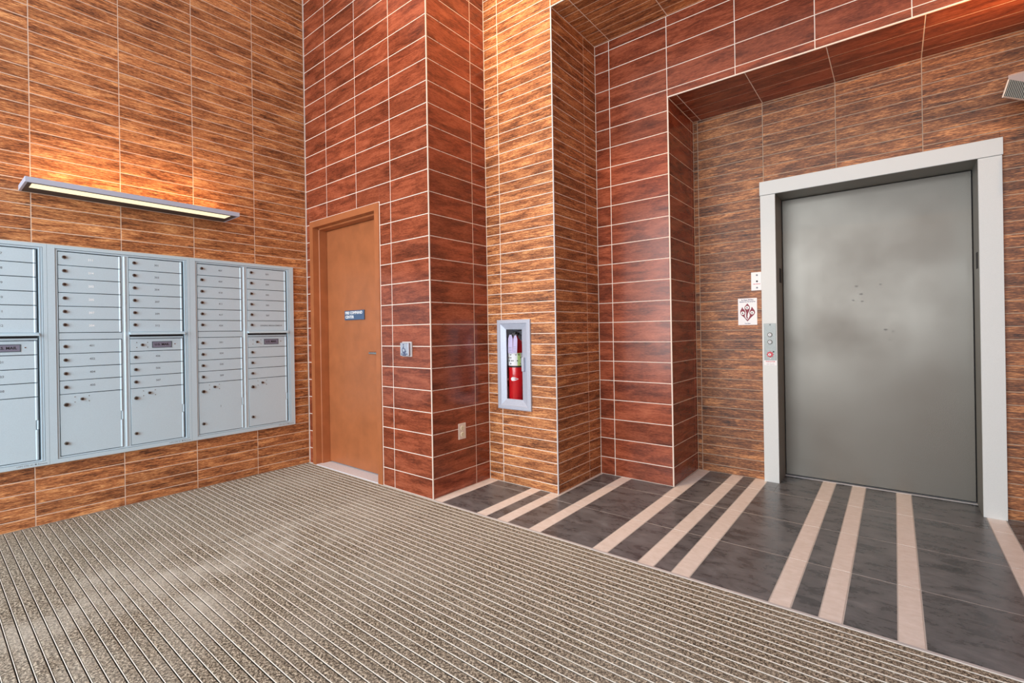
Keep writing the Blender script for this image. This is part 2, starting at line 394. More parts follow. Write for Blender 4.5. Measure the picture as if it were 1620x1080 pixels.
# wall C with the extinguisher cabinet and the portal opening
CX0, CX1, CZ0, CZ1 = -2.394, -2.080, .568, 1.250
wC = wall('wall_back_middle', 'bright tan tiled pier face holding the fire extinguisher cabinet, carried on over the portal', 'y', yC + RC, .12, x1 - .1, XR, 0, ZC,
          [(x2 - RC, XR + 1, -1, zS + RC), (CX0 + .02, CX1 - .02, CZ0 + .02, CZ1 - .02)])
tiling(wC, (0, yC, 0), (1, 0, 0), UP, [x1, -2.362, x2 - .006] + [-1.72 + .455 * k for k in range(8)][0:0], cut(rows3, 0, ZC), M['tan'], [(CX0 + .002, CX1 - .002, CZ0 + .002, CZ1 - .002)])
tiling(wC, (0, yC, 0), (1, 0, 0), UP, [x2 - .006, -1.728, -1.264, -.808, -.354, .10, .556, 1.01, XR], [zS + .006] + [v for v in rows3 if zS + .012 < v < 4.2] + [4.2], M['tan'], gap=.004)
w2 = wall('wall_return_middle', 'dull tan tiled side face of the pier beside the extinguisher', 'x', x2 - RC, -.12, yC + .13, yD, 0, zS + .3, [])
tiling(w2, (x2, 0, 0), (0, 1, 0), UP, [yC + .006, 3.325, yD], cut(rows3, 0, zS), M['tan'])
wD = wall('wall_back_inner', 'dark red tiled pier and lintel framing the elevator bay', 'y', yD + RC, .12, x2 - .1, XR, 0, zS + .3, [(x3 - RC, XR + 1, -1, zT + RC)])
tiling(wD, (0, yD, 0), (1, 0, 0), UP, [x2, -1.738, x3 - .006], cut(rows6, 0, zS), M['red'])
tiling(wD, (0, yD, 0), (1, 0, 0), UP, [x3 - .006, -.812, -.357, .098, .552, 1.006, 1.46, XR], [zT + .006] + [v for v in rows6 if zT + .012 < v < zS - .006] + [zS], M['red'])
w3 = wall('wall_return_inner', 'dark red tiled side face leading back to the elevator wall', 'x', x3 - RC, -.12, yD + .13, yE + .1, 0, zT + .3, [])
tiling(w3, (x3, 0, 0), (0, 1, 0), UP, [yD + .006, 4.020, yE], cut(rows6, 0, zT), M['red'])
EX0, EX1, EZ = -.775, .503, 2.254
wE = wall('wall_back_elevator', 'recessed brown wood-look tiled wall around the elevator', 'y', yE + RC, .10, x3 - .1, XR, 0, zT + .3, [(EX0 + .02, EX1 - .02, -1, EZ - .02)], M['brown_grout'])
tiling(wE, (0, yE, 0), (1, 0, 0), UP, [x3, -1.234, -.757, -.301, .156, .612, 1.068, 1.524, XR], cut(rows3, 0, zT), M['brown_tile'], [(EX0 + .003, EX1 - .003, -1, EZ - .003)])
# soffits (face down): A=(1,0,0), V=(0,-1,0) -> normal -z
s1 = struct(obj('ceiling_portal_soffit', slab_with_holes(bmesh.new(), 'z', zS + RC, .10, x2, XR, yC + .13, yD, []), M['grout']), 'tan tiled underside of the outer portal, above the red lintel')
soff_y = [yC + .006, 2.955, 3.032, 3.110, 3.187, 3.265, 3.342, 3.419, 3.497, yD]
tiling(s1, (0, 0, zS), (1, 0, 0), (0, -1, 0), [x2, -1.728, -1.264, -.808, -.354, .10, .556, 1.01, XR], sorted(-v for v in soff_y), M['tan'])
s2 = struct(obj('ceiling_bay_soffit', slab_with_holes(bmesh.new(), 'z', zT + RC, .10, x3, XR, yD + .13, yE, []), M['grout']), 'dark red tiled underside of the lintel above the elevator bay')
tiling(s2, (0, 0, zT), (1, 0, 0), (0, -1, 0), [x3, -1.209, -.755, -.300, .156, .612, 1.068, XR], sorted(-v for v in [yD + .006, 3.675, 3.829, 3.973, yE]), M['red'])
ceil_ = struct(bx('ceiling', (xL - .1, XR + .1, -3.2, yC + .1, ZC, ZC + .1), M['paint']), 'plain white lobby ceiling above the frame')
wR = struct(bx('wall_right', (XR, XR + .1, -1.8, 4.5, 0, ZC), M['brown']), 'plain brown side wall right of the elevator, outside the photo')
# edge trims on the outside corners
def trim(n, r, mat, label): struct(bx('trim_%d' % n, r, M[mat], bev=.0012), label)
trim(2, (x1 - .0055, x1 + .0015, yB - .0015, yB + .0055, 0, ZC), 'trim', 'cream vertical edge trim on the red corner left of the outlet')
trim(3, (x2 - .0065, x2 + .0015, yC - .0015, yC + .0065, 0, zS - .001), 'steel_trim', 'pale metal vertical edge trim on the tan pier corner')
trim(4, (x3 - .0065, x3 + .0015, yD - .0015, yD + .0065, 0, zT - .001), 'trim', 'cream vertical edge trim on the inner red pier corner')
trim(5, (x3 - .0065, XR, yD - .0015, yD + .0065, zT - .0015, zT + .0065), 'trim', 'cream horizontal edge trim under the red lintel')
trim(6, (x2 - .0065, XR, yC - .0015, yC + .0065, zS - .0015, zS + .0065), 'trim', 'cream horizontal edge trim under the tan portal header')

# ------------------------------------------------------------------ door_1: brown door
d1 = bpy.data.objects.new('door_1', None); C.objects.link(d1); d1.location = (-3.57, yB, 0)
struct(d1, 'closed brown painted metal door and frame, labelled fire command center')
FW = .054; yf0 = yB - .008; ydr = 2.385
bm = bmesh.new()
for (a, b) in ((DX0, DX0 + FW), (DX1 - FW, DX1)): add_box(bm, a, b, yf0, ydr + .05, 0, DZ - FW, bev=0)
add_box(bm, DX0, DX1, yf0, ydr + .05, DZ - FW, DZ, bev=0)
# stop moulding: stepped inner lining
sx = .016
add_box(bm, DX0 + FW - .001, DX0 + FW + sx, 2.308, ydr + .05, 0, DZ - FW, bev=.003)
add_box(bm, DX1 - FW - sx, DX1 - FW + .001, 2.308, ydr + .05, 0, DZ - FW, bev=.003)
add_box(bm, DX0 + FW, DX1 - FW, 2.308, ydr + .05, DZ - FW - sx, DZ - FW + .001, bev=.003)
obj('door_frame', bm, M['brown'], d1)
bx('threshold', (DX0 + FW, DX1 - FW, yB - .006, ydr + .05, -.01, .004), M['threshold'], d1)
dl = bx('door_leaf', (DX0 + FW + .019, DX1 - FW - .019, ydr, ydr + .045, .012, DZ - FW - .019), M['brown'], d1, bev=.002)
bm = bmesh.new()
hx, hz = -3.196, 1.004
add_cyl(bm, (hx, ydr, hz), (hx, ydr - .008, hz), .027); add_cyl(bm, (hx, ydr - .006, hz), (hx, ydr - .05, hz), .010)
add_box(bm, hx - .115, hx + .012, ydr - .062, ydr - .046, hz - .010, hz + .010, bev=.004)
obj('door_handle', bm, M['chrome'], dl, smooth=True)

def text_obj(name, s, size, origin, A, V, mat, parent, extrude=.0006, align='CENTER', sx=1.0, bold=0):
    cu = bpy.data.curves.new('txt', 'FONT'); cu.body = s; cu.size = size; cu.extrude = extrude; cu.align_x = align; cu.align_y = 'CENTER'; cu.offset = bold
    cu.resolution_u = 2
    t = bpy.data.objects.new('txt', cu); C.objects.link(t)
    dg = bpy.context.evaluated_depsgraph_get(); me = bpy.data.meshes.new_from_object(t.evaluated_get(dg)); bpy.data.objects.remove(t)
    A, V = Vector(A).normalized(), Vector(V).normalized(); N = A.cross(V)
    mt = Matrix((A * sx, V, N)).transposed().to_4x4(); mt.translation = origin
    me.transform(mt); me.materials.clear(); me.materials.append(mat)
    o = bpy.data.objects.new(name, me); C.objects.link(o); adopt(o, parent)
    return o
XA, YA = (1, 0, 0), (0, 1, 0)

# door sign
sg = tag(bx('door_sign', (-3.722, -3.438, ydr - .012, ydr - .0003, 1.281, 1.363), M['blue_sign'], bev=.002), 'slate blue plaque reading FIRE COMMAND CENTER on the brown door', 'sign')
text_obj('lettering', 'FIRE COMMAND', .034, (-3.708, ydr - .0125, 1.341), XA, UP, M['sign_text'], sg, align='LEFT', bold=.0008)
text_obj('lettering', 'CENTER', .034, (-3.708, ydr - .0125, 1.306), XA, UP, M['sign_text'], sg, align='LEFT', bold=.0008)

# ------------------------------------------------------------------ door_2: elevator
d2 = bpy.data.objects.new('door_2', None); C.objects.link(d2); d2.location = (-.136, yE, 0)
struct(d2, 'closed satin grey elevator door in a wide pale grey metal surround')
yf = 4.038; yd = 4.30; jl, jr, hz0 = -.676, .402, 2.152
bx('frame_post', (EX0, jl, yf, yE + .10, 0, hz0 - .002), M['enamel'], d2, bev=.0015)
bx('frame_post', (jr, EX1 + .002, yf, yE + .10, 0, hz0 - .002), M['enamel'], d2, bev=.0015)
bx('frame_header', (EX0 - .003, EX1 + .006, yf - .003, yE + .10, hz0, EZ), M['enamel'], d2, bev=.0015)
bm = bmesh.new()
add_box(bm, jl - .05, jl - .001, yE + .10, yd + .02, 0, hz0 + .05); add_box(bm, jr + .001, jr + .05, yE + .10, yd + .02, 0, hz0 + .05)
add_box(bm, jl - .05, jr + .05, yE + .10, yd + .02, hz0 + .001, hz0 + .05)
add_box(bm, jl - .001, jl + .0008, yf + .004, yd, 0, hz0 + .001); add_box(bm, jr - .0008, jr + .001, yf + .004, yd, 0, hz0 + .001)
add_box(bm, jl, jr, yf + .004, yd, hz0 - .0008, hz0 + .001)
obj('reveal_lining', bm, M['reveal'], d2)
bx('door_panel', (jl + .006, jr - .006, yd, yd + .03, .014, hz0 - .006), M['panel'], d2, bev=.001)
bx('door_slot', (jl - .03, jr + .03, yd + .031, yd + .05, 0, hz0 + .03), M['black'], d2)
bx('sill', (jl, jr, yd - .012, yd + .06, -.01, .002), M['steel_trim'], d2)
bm = bmesh.new()
for k, (sx_, sz_, r) in enumerate([(-.208, 1.447, .011), (-.182, 1.388, .012), (-.073, 1.450, .008), (-.228, 1.345, .009), (-.177, 1.336, .009), (-.048, 1.131, .012), (-.008, 1.118, .006), (-.026, 1.060, .006), (.249, 2.005, .006)]):
    c = bm.verts.new((sx_, yd - .0006, sz_)); n = 9
    ring = [bm.verts.new((sx_ + r * (.8 + .3 * random.random()) * math.cos(6.283 * i / n), yd - .0005, sz_ + r * (.4 + .3 * random.random()) * math.sin(6.283 * i / n))) for i in range(n)]
    for i in range(n): bm.faces.new((c, ring[(i + 1) % n], ring[i]))
sm = obj('smudges', bm, M['smudge'], d2); sm['kind'] = 'stuff'
# braille plates on both reveals
bx('floor_number_plate', (jl + .0008, jl + .003, 4.165, 4.245, 1.50, 1.61), M['black'], d2, bev=.0006)
bx('floor_number_plate', (jr - .003, jr - .0008, 4.10, 4.165, 1.50, 1.60), M['black'], d2, bev=.0006)

# call station on the left post
st = thing('call_station', 'brushed metal elevator call plate with two round buttons on the left post', 'elevator buttons', (-.722, yf, .915))
bx('plate', (-.762, -.682, yf - .003, yf - .0003, .915, 1.189), M['station'], st, bev=.0008)
for z in (1.104, 1.050):
    b = obj('button_ring', add_cyl(bmesh.new(), (-.723, yf - .002, z), (-.723, yf - .008, z), .018, .0165, 28), M['dark_metal'], st, smooth=True)
    obj('button_face', add_cyl(bmesh.new(), (-.723, yf - .006, z), (-.723, yf - .010, z), .0105, .010, 24), M['steel_trim'], b)
    text_obj('arrow', '\u25b2' if z > 1.08 else '\u25bc', .012, (-.723, yf - .0105, z), XA, UP, M['engrave'], b)
bm = bmesh.new(); cen = bm.verts.new((-.723, yf - .0042, .957)); ring = []
for i in range(16):
    r = .026 if i % 2 == 0 else .018; ring.append(bm.verts.new((-.723 + r * math.cos(6.283 * i / 16), yf - .0042, .957 + r * math.sin(6.283 * i / 16))))
for i in range(16): bm.faces.new((cen, ring[i], ring[(i + 1) % 16]))
ext = bmesh.ops.extrude_face_region(bm, geom=list(bm.faces)); bmesh.ops.translate(bm, vec=(0, .0012, 0), verts=[v for v in ext['geom'] if isinstance(v, bmesh.types.BMVert)])
rb = obj('fire_service_badge', bm, M['red_ink'], st)
obj('key_switch', add_cyl(bmesh.new(), (-.725, yf - .003, .956), (-.725, yf - .009, .956), .0095, n=20), M['white'], st)
bx('key_slot', (-.7265, -.7235, yf - .0105, yf - .0088, .950, .962), M['black'], st)
obj('screw', add_cyl(bmesh.new(), (-.721, yf - .002, 1.178), (-.721, yf - .0045, 1.178), .004, n=12), M['black'], st)
obj('screw', add_cyl(bmesh.new(), (-.700, yf - .002, .977), (-.700, yf - .0045, .977), .005, n=12), M['black'], st)
obj('screw', add_cyl(bmesh.new(), (-.721, yf - .002, .928), (-.721, yf - .0045, .928), .0035, n=12), M['white'], st)
lb = tag(bx('warning_label', (-.764, -.680, yf - .001, yf - .0002, .876, .912), M['white']), 'small white sticker with red and grey print under the call plate', 'label')
text_obj('print', 'FIREFIGHTER', .011, (-.722, yf - .0011, .904), XA, UP, M['red_ink'], lb, extrude=.0002, bold=.0003)
text_obj('print', 'phase one recall', .0075, (-.722, yf - .0011, .892), XA, UP, M['engrave'], lb, extrude=.0002)
text_obj('print', 'service operation', .0075, (-.722, yf - .0011, .882), XA, UP, M['engrave'], lb, extrude=.0002)

# white switch plate behind the post
sp = thing('key_switch_plate', 'white key switch plate on the tiles tight against the elevator post', 'switch plate', (-.813, yE, 1.443))
bx('plate', (-.851, -.776, yE - .006, yE - .0002, 1.443, 1.583), M['white'], sp, bev=.0015)
for z, mt in ((1.560, 'engrave'), (1.513, 'black'), (1.464, 'engrave')):
    obj('key_lock', add_cyl(bmesh.new(), (-.810, yE - .005, z), (-.810, yE - .009, z), .0065, n=16), M[mt], sp)
text_obj('print', 'FIRE SERVICE', .0085, (-.812, yE - .0064, 1.492), XA, UP, M['red_ink'], sp, extrude=.0002, bold=.0003)

# fire sign with flame emblem
fs = thing('fire_notice', 'white notice with dark red three flame emblem on the brown tiles', 'sign', (-.880, yE, 1.181))
bx('card', (-.947, -.813, yE - .003, yE - .0002, 1.181, 1.387), M['white'], fs)
text_obj('print', 'In Case Of Fire', .0135, (-.880, yE - .0034, 1.374), XA, UP, M['navy'], fs, extrude=.0002, bold=.0004)
text_obj('print', 'Elevators Are Out Of Service', .0092, (-.880, yE - .0034, 1.360), XA, UP, M['navy'], fs, extrude=.0002, bold=.0004)
text_obj('print', 'Use Stairs', .010, (-.880, yE - .0034, 1.192), XA, UP, M['navy'], fs, extrude=.0002, bold=.0003)
def ply(name, pts, mat, parent, y, t=.0006):
    bm = bmesh.new(); f = bm.faces.new([bm.verts.new((px, y, pz)) for px, pz in pts])
    e = bmesh.ops.extrude_face_region(bm, geom=[f]); bmesh.ops.translate(bm, vec=(0, t, 0), verts=[v for v in e['geom'] if isinstance(v, bmesh.types.BMVert)])
    bmesh.ops.triangulate(bm, faces=bm.faces)
    return obj(name, bm, mat, parent)
# photo crop (9 px per px; card 72..345 x 103..492) -> card coordinates
fx = lambda a: -.947 + (a - 73) / 271 * .134
fz = lambda b: 1.387 - (b - 103) / 389 * .206
def pp(L): return [(fx(a), fz(b)) for a, b in L]
ply('flame', pp([(208, 178), (170, 222), (168, 258), (180, 285), (190, 312), (188, 350), (190, 385), (207, 405), (214, 395), (206, 372), (212, 330), (228, 298), (240, 268), (243, 240), (236, 214)]), M['maroon'], fs, yE - .0036)
ply('flame', pp([(135, 228), (106, 285), (104, 318), (118, 345), (165, 388), (205, 440), (205, 415), (180, 392), (166, 358), (175, 330), (178, 300), (166, 272), (148, 258)]), M['maroon'], fs, yE - .0036)
ply('flame', pp([(270, 228), (258, 262), (240, 290), (234, 320), (242, 350), (232, 380), (214, 410), (206, 416), (206, 440), (250, 392), (300, 345), (315, 318), (312, 290)]), M['maroon'], fs, yE - .0036)
for (a, b) in ((205, 240), (140, 318), (274, 315)):
    bm = bmesh.new(); add_cyl(bm, (fx(a), yE - .0030, fz(b)), (fx(a), yE - .0044, fz(b)), .0130, n=24); disc = obj('emblem_disc', bm, M['engrave_light'], fs)
    bm = bmesh.new(); add_cyl(bm, (fx(a) - .001, yE - .0040, fz(b) + .003), (fx(a) - .001, yE - .0048, fz(b) + .003), .0035, n=12)
    add_box(bm, fx(a) - .006, fx(a) + .005, yE - .0048, yE - .0040, fz(b) - .006, fz(b) - .001)
    obj('emblem_figure', bm, M['black'], disc)

# ------------------------------------------------------------------ entrance mats (recessed, ribbed)
P0, PITCH, NK = 2.2505, .0384, 66
def mat_thing(label, xa, xb):
    t = thing('entrance_mat', label, 'floor mat', ((xa + xb) / 2, 1.0, -.011), 'recessed entrance mat sections')
    L_ = xb - xa
    bmc = add_box(bmesh.new(), -L_ / 2, L_ / 2, -.0156, .0156, -.0105, 0, bev=.0018)
    ms = bpy.data.meshes.new('carpet_strip'); bmesh.ops.recalc_face_normals(bmc, faces=bmc.faces); bmc.to_mesh(ms); bmc.free(); ms.materials.append(M['carpet'])
    bmr = add_box(bmesh.new(), -L_ / 2, L_ / 2, -.0009, .0009, -.0020, .0008)
    mr = bpy.data.meshes.new('rail'); bmesh.ops.recalc_face_normals(bmr, faces=bmr.faces); bmr.to_mesh(mr); bmr.free(); mr.materials.append(M['rail'])
    for k in range(NK):
        y = P0 - PITCH * k
        o = bpy.data.objects.new('rail', mr); C.objects.link(o); o.location = ((xa + xb) / 2, y, random.uniform(-.0003, .0003)); o.parent = t; o.matrix_parent_inverse = Matrix.Translation(-t.location)
        o = bpy.data.objects.new('carpet_strip', ms); C.objects.link(o); o.location = ((xa + xb) / 2 + random.uniform(-.001, .001), y - .0200, random.uniform(-.0006, .0006)); o.parent = t; o.matrix_parent_inverse = Matrix.Translation(-t.location)
mat_thing('taupe ribbed entrance mat section along the mailbox wall, left of the seam', xL + .004, -2.955)
mat_thing('long taupe ribbed entrance mat section meeting the striped tile floor', -2.949, XR - .02)

# ------------------------------------------------------------------ mailboxes
xm = xL + .022       # trim face
xdf = xL + .014      # door faces
ZR = [1.718, 1.631, 1.544, 1.456, 1.369, 1.284, 1.199]; ZQ = [1.152, 1.064, .978, .891, .804]; ZP = .414
def add_frame(bm, y0, y1, z0, z1, iy0, iy1, iz0, iz1, xa, xb):
    add_box(bm, xa, xb, y0, iy0, z0, z1); add_box(bm, xa, xb, iy1, y1, z0, z1)
    add_box(bm, xa, xb, iy0, iy1, z0, iz0); add_box(bm, xa, xb, iy0, iy1, iz1, z1)
def door_bm(y0, y1, z0, z1, hinge_cut=None):
    bm = add_box(bmesh.new(), xL + .004, xdf, y0, y1 - .012, z0, z1, bev=.0008)
    # rolled hinge edge on the right
    segs = [(z0, z1)] if not hinge_cut else [(z0, hinge_cut[0]), (hinge_cut[1], z1)]
    for a, b in segs: add_cyl(bm, (xdf - .004, y1 - .0085, a), (xdf - .004, y1 - .0085, b), .0075, n=12)
    if hinge_cut: add_cyl(bm, (xdf - .004, y1 - .004, hinge_cut[0] + .002), (xdf - .004, y1 - .004, hinge_cut[1] - .002), .0055, n=10)
    return bm
def lock(parent, y, z, r=.0095, ring=True):
    r *= 1.2
    bm = bmesh.new(); add_cyl(bm, (xdf, y, z), (xdf + .012, y, z), r, r * .86, 18)
    add_cyl(bm, (xdf + .0118, y, z), (xdf + .0126, y, z), r * .62, n=14); add_box(bm, xdf + .012, xdf + .0134, y - .0012, y + .0012, z - .005, z + .005)
    o = obj('lock', bm, M['lock_chrome'], parent, smooth=True); o.data.materials.append(M['dark_metal'])
    for p in o.data.polygons:
        if p.center.x > xdf + .0121: p.material_index = 1
    return o
def rivets(parent, y, z, dy=.034, dz=.016):
    for a in (-1, 1):
        for b in (-1, 1):
            bm = bmesh.new(); add_cyl(bm, (xdf, y + a * dy, z + b * dz), (xdf + .0025, y + a * dy, z + b * dz), .0035, .0022, 8)
            obj('rivet', bm, M['chrome'], parent, smooth=True)
def num(parent, s, y, z, mat, size=.019):
    text_obj('number', s, size, (xdf + .0001, y, z), YA, UP, mat, parent, extrude=.0006, bold=.0003)
def mailbox(label, y0, yofs, numsA, numsB, lowA, lowB, right_end, left_end, light_num, parcel):
    """y positions are the right-hand unit's, shifted by yofs"""
    Y = lambda v: v + yofs
    t = thing('mailbox_unit', label, 'mailbox', (xL, Y(1.72), .375), 'wall mailbox units')
    ya, yb = Y(1.319), Y(right_end)
    bm = bmesh.new()
    add_frame(bm, ya, yb, .375, 1.755, Y(1.356), Y(2.086), .400, 1.734, xL - .02, xm)
    obj('surround', bm, M['mail'], t)
    bm = bmesh.new()
    add_frame(bm, Y(1.358), Y(2.084), .402, 1.732, Y(1.368), Y(2.066), .410, 1.722, xL - .02, xL + .016)
    add_frame(bm, Y(2.068), Y(2.084), .402, 1.732, Y(2.073), Y(2.079), .407, 1.727, xL + .01, xL + .0195)
    obj('inner_frame', bm, M['mail'], t)
    bx('housing', (xL - .02, xL + .003, Y(1.36), Y(2.082), .404, 1.730), M['mail_dark'], t)
    bm = bmesh.new(); add_box(bm, xL, xL + .012, Y(1.694), Y(1.734), .410, 1.722)
    add_cyl(bm, (xL + .007, Y(1.712), .411), (xL + .007, Y(1.712), 1.721), .010, n=14)
    obj('mullion', bm, M['mail'], t, smooth=True)
    cols = ((Y(1.372), Y(1.693)), (Y(1.737), Y(2.058)))
    g = .0022
    for ci, (a, b) in enumerate(cols):
        nums = (numsA, numsB)[ci]; low = (lowA, lowB)[ci]
        for r in range(6):
            d = obj('mail_door', door_bm(a, b, ZR[r + 1] + g, ZR[r] - g), M['mail'], t, smooth=True)
            zc = (ZR[r] + ZR[r + 1]) / 2
            lock(d, a + .028, zc + .008)
            s = nums[r]
            if s: num(d, s, (a + b) / 2 if len(s) < 6 else (a + b) / 2 + .03, zc + .002, M['engrave_light'] if light_num and ci == 0 else M['engrave'], .019 if len(s) < 6 else .017)
        if ci == 0:
            bx('filler_strip', (xL, xdf - .001, a, b, ZQ[0] + g, ZR[6] - g), M['mail'], t, bev=.0008)
        else:
            # letter slot hood
            bm = bmesh.new(); hy0, hy1 = a - .004, b + .006
            vs = [(xL + .004, 1.203), (xdf, 1.200), (xdf + .030, 1.188), (xdf + .032, 1.182), (xdf + .028, 1.180), (xL + .004, 1.186)]
            A1 = [bm.verts.new((p, hy0, q)) for p, q in vs]; B1 = [bm.verts.new((p, hy1, q)) for p, q in vs]
            for i in range(6): bm.faces.new((A1[i], A1[(i + 1) % 6], B1[(i + 1) % 6], B1[i]))
            bm.faces.new(A1); bm.faces.new(list(reversed(B1)))
            hd = obj('letter_slot_hood', bm, M['mail'], t)
            bx('slot_opening', (xL, xL + .0042, a, b, 1.166, 1.186), M['black'], hd)
            bx('filler_strip', (xL, xdf - .001, a, b, ZQ[0] + g, 1.166), M['mail'], t, bev=.0008)
        for r in range(4):
            zc = (ZQ[r] + ZQ[r + 1]) / 2
            if ci == 1 and r == 0:
                d = obj('outgoing_mail_door', door_bm(a, b, ZQ[1] + g, ZQ[0] - g), M['mail'], t, smooth=True)
                lock(d, a + .068, zc, .0085); rivets(d, a + .068, zc, .032, .017)
                pl = bx('label_plate', (xdf, xdf + .002, a + .128, a + .245, zc - .021, zc + .021), M['plaque'], d)
                bm = bmesh.new(); add_frame(bm, a + .126, a + .247, zc - .023, zc + .023, a + .130, a + .243, zc - .019, zc + .019, xdf, xdf + .0026); obj('label_border', bm, M['mail_dark'], d)
                text_obj('lettering', 'U.S. MAIL', .022, (xdf + .0022, a + .186, zc), YA, UP, M['black'], d, bold=.0005)
                bm = bmesh.new(); add_cyl(bm, (xdf, b - .055, zc + .002), (xdf + .003, b - .055, zc + .002), .0035, n=8); obj('rivet', bm, M['chrome'], d)
            else:
                d = obj('mail_door', door_bm(a, b, ZQ[r + 1] + g, ZQ[r] - g), M['mail'], t, smooth=True)
                lock(d, a + .028, zc + .002)
                if low[r]: num(d, low[r], (a + b) / 2, zc + .004, M['engrave'])
        d = obj('parcel_door', door_bm(a, b, ZP, ZQ[4] - g, (.600, .660)), M['mail'], t, smooth=True)
        lock(d, a + .028, .737, .011); lock(d, a + .026, .490, .0095); lock(d, a + .106, .766, .0085)
        rivets(d, a + .106, .766, .035, .017)
        if parcel[ci]: num(d, parcel[ci], (a + b) / 2 - .01, .610, M['engrave'], .022)
    # maker's print on the bottom trim
    text_obj('print', 'USPS STD 4C \u25cf florence', .013, (xm + .0002, Y(2.04) if yofs == 0 else Y(2.025), .388), YA, UP, M['engrave'], t, extrude=.0003)
    return t
mailbox('right-hand mailbox unit, nearest the brown door', 0, 0, ['407', '409', '410', '411', '417', '424'], ['501', '504', '502', '505', '507', 'LEASING MANAGEMENT'], ['501', '504', '505', '509'], [None, '', '', ''], 2.121, 0, False, ('1', ''))
mailbox('middle mailbox unit of the three, under the right part of the wall lamp', 0, -.786, ['211', '214', '202', '205', '207', '204'], ['301', '303', '304', '307', '309', '312'], ['401', '402', '404', '405'], [None, '406', '506', '507'], 2.104, 0, True, ('', ''))
mailbox('left-hand mailbox unit cut off by the photo edge', 0, -1.572, ['101', '102', '103', '104', '105', '106'], ['107', '108', '109', '110', '111', '112'], ['113', '114', '115', '116'], [None, '201', '203', '208'], 2.104, 0, True, ('', ''))

# ------------------------------------------------------------------ linear wall lamp
lp = thing('wall_lamp', 'long slim grey wall lamp glowing above the mailboxes', 'lamp', (xL, 1.0, 2.069))
la, lb_, lx, lz0, lz1 = .414, 1.580, -3.868, 2.069, 2.100
bm = bmesh.new()
add_box(bm, lx - .012, lx, la, lb_, lz0, lz1, bev=.001)
add_box(bm, xL, lx - .012, la, la + .012, lz0, lz1); add_box(bm, xL, lx - .012, lb_ - .012, lb_, lz0, lz1)
obj('housing', bm, M['lamp_body'], lp)
bm = bmesh.new()
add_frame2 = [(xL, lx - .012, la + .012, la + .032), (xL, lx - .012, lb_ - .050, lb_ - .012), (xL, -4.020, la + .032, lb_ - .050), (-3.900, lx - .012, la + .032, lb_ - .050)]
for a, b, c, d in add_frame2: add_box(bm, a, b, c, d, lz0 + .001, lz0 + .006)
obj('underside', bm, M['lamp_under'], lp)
bx('diffuser', (-4.021, -3.899, la + .031, lb_ - .049, lz0 + .002, lz0 + .005), M['diffuser'], lp)
bx('top_diffuser', (-4.10, -3.90, la + .05, lb_ - .05, lz1 - .006, lz1 - .001), M['lamp_top'], lp)
light('wall_lamp_uplight', 'AREA', (-4.0, 1.0, lz1 + .003), (-4.0, 1.0, 3), 2.8, (1.0, .56, .26), shape='RECTANGLE', size=.18, size_y=1.05)
bpy.data.objects['wall_lamp_uplight'].rotation_euler = (math.pi, 0, 0)

# ------------------------------------------------------------------ push plate, outlet
pb = thing('accessible_door_button', 'square metal wheelchair door push button on the red tiles right of the brown door', 'door button', (-2.745, yB, .99))
bx('back_box', (-2.796, -2.694, yB - .014, yB - .0002, .990, 1.098), M['steel_trim'], pb, bev=.002)
pf = bx('push_plate', (-2.791, -2.699, yB - .036, yB - .018, .996, 1.092), M['alu'], pb, bev=.003)
bx('plate_stem', (-2.77, -2.72, yB - .02, yB - .012, 1.01, 1.08), M['mail_dark'], pb)
yp = yB - .0362
bm = bmesh.new()
pts = [(-2.750 + .017 * math.cos(t), yp, 1.040 + .017 * math.sin(t)) for t in [math.radians(a) for a in range(110, 391, 20)]]
add_tube(bm, pts, .0022, 6)
add_tube(bm, [(-2.753, yp, 1.070), (-2.751, yp, 1.048), (-2.735, yp, 1.046), (-2.729, yp, 1.028), (-2.722, yp, 1.030)], .0024, 6)
add_cyl(bm, (-2.753, yp - .001, 1.078), (-2.753, yp + .001, 1.078), .0045, n=12)
obj('wheelchair_symbol', bm, M['navy'], pf)
text_obj('lettering', 'PUSH', .0155, (-2.745, yp, 1.020), XA, UP, M['navy'], pf, bold=.0004)
text_obj('lettering', 'TO OPERATE', .0125, (-2.745, yp, 1.009), XA, UP, M['navy'], pf, bold=.0004)
text_obj('lettering', 'DOOR', .0125, (-2.745, yp, 1.0), XA, UP, M['navy'], pf, bold=.0003)

ot = thing('power_outlet', 'beige double power outlet low on the red side wall', 'outlet', (x1, 2.557, .370))
bx('cover_plate', (x1 + .0002, x1 + .006, 2.519, 2.595, .370, .487), M['beige_plate'], ot, bev=.0015)
for z in (.452, .405):
    bm = bmesh.new(); add_cyl(bm, (x1 + .005, 2.557, z), (x1 + .009, 2.557, z), .0175, .017, 20)
    s = obj('socket', bm, M['ivory'], ot, smooth=True)
    bm = bmesh.new(); add_box(bm, x1 + .0088, x1 + .0094, 2.549, 2.551, z - .003, z + .008); add_box(bm, x1 + .0088, x1 + .0094, 2.562, 2.564, z - .003, z + .008)
    add_cyl(bm, (x1 + .0088, 2.557, z - .009), (x1 + .0094, 2.557, z - .009), .0025, n=8); obj('socket_slots', bm, M['black'], s)

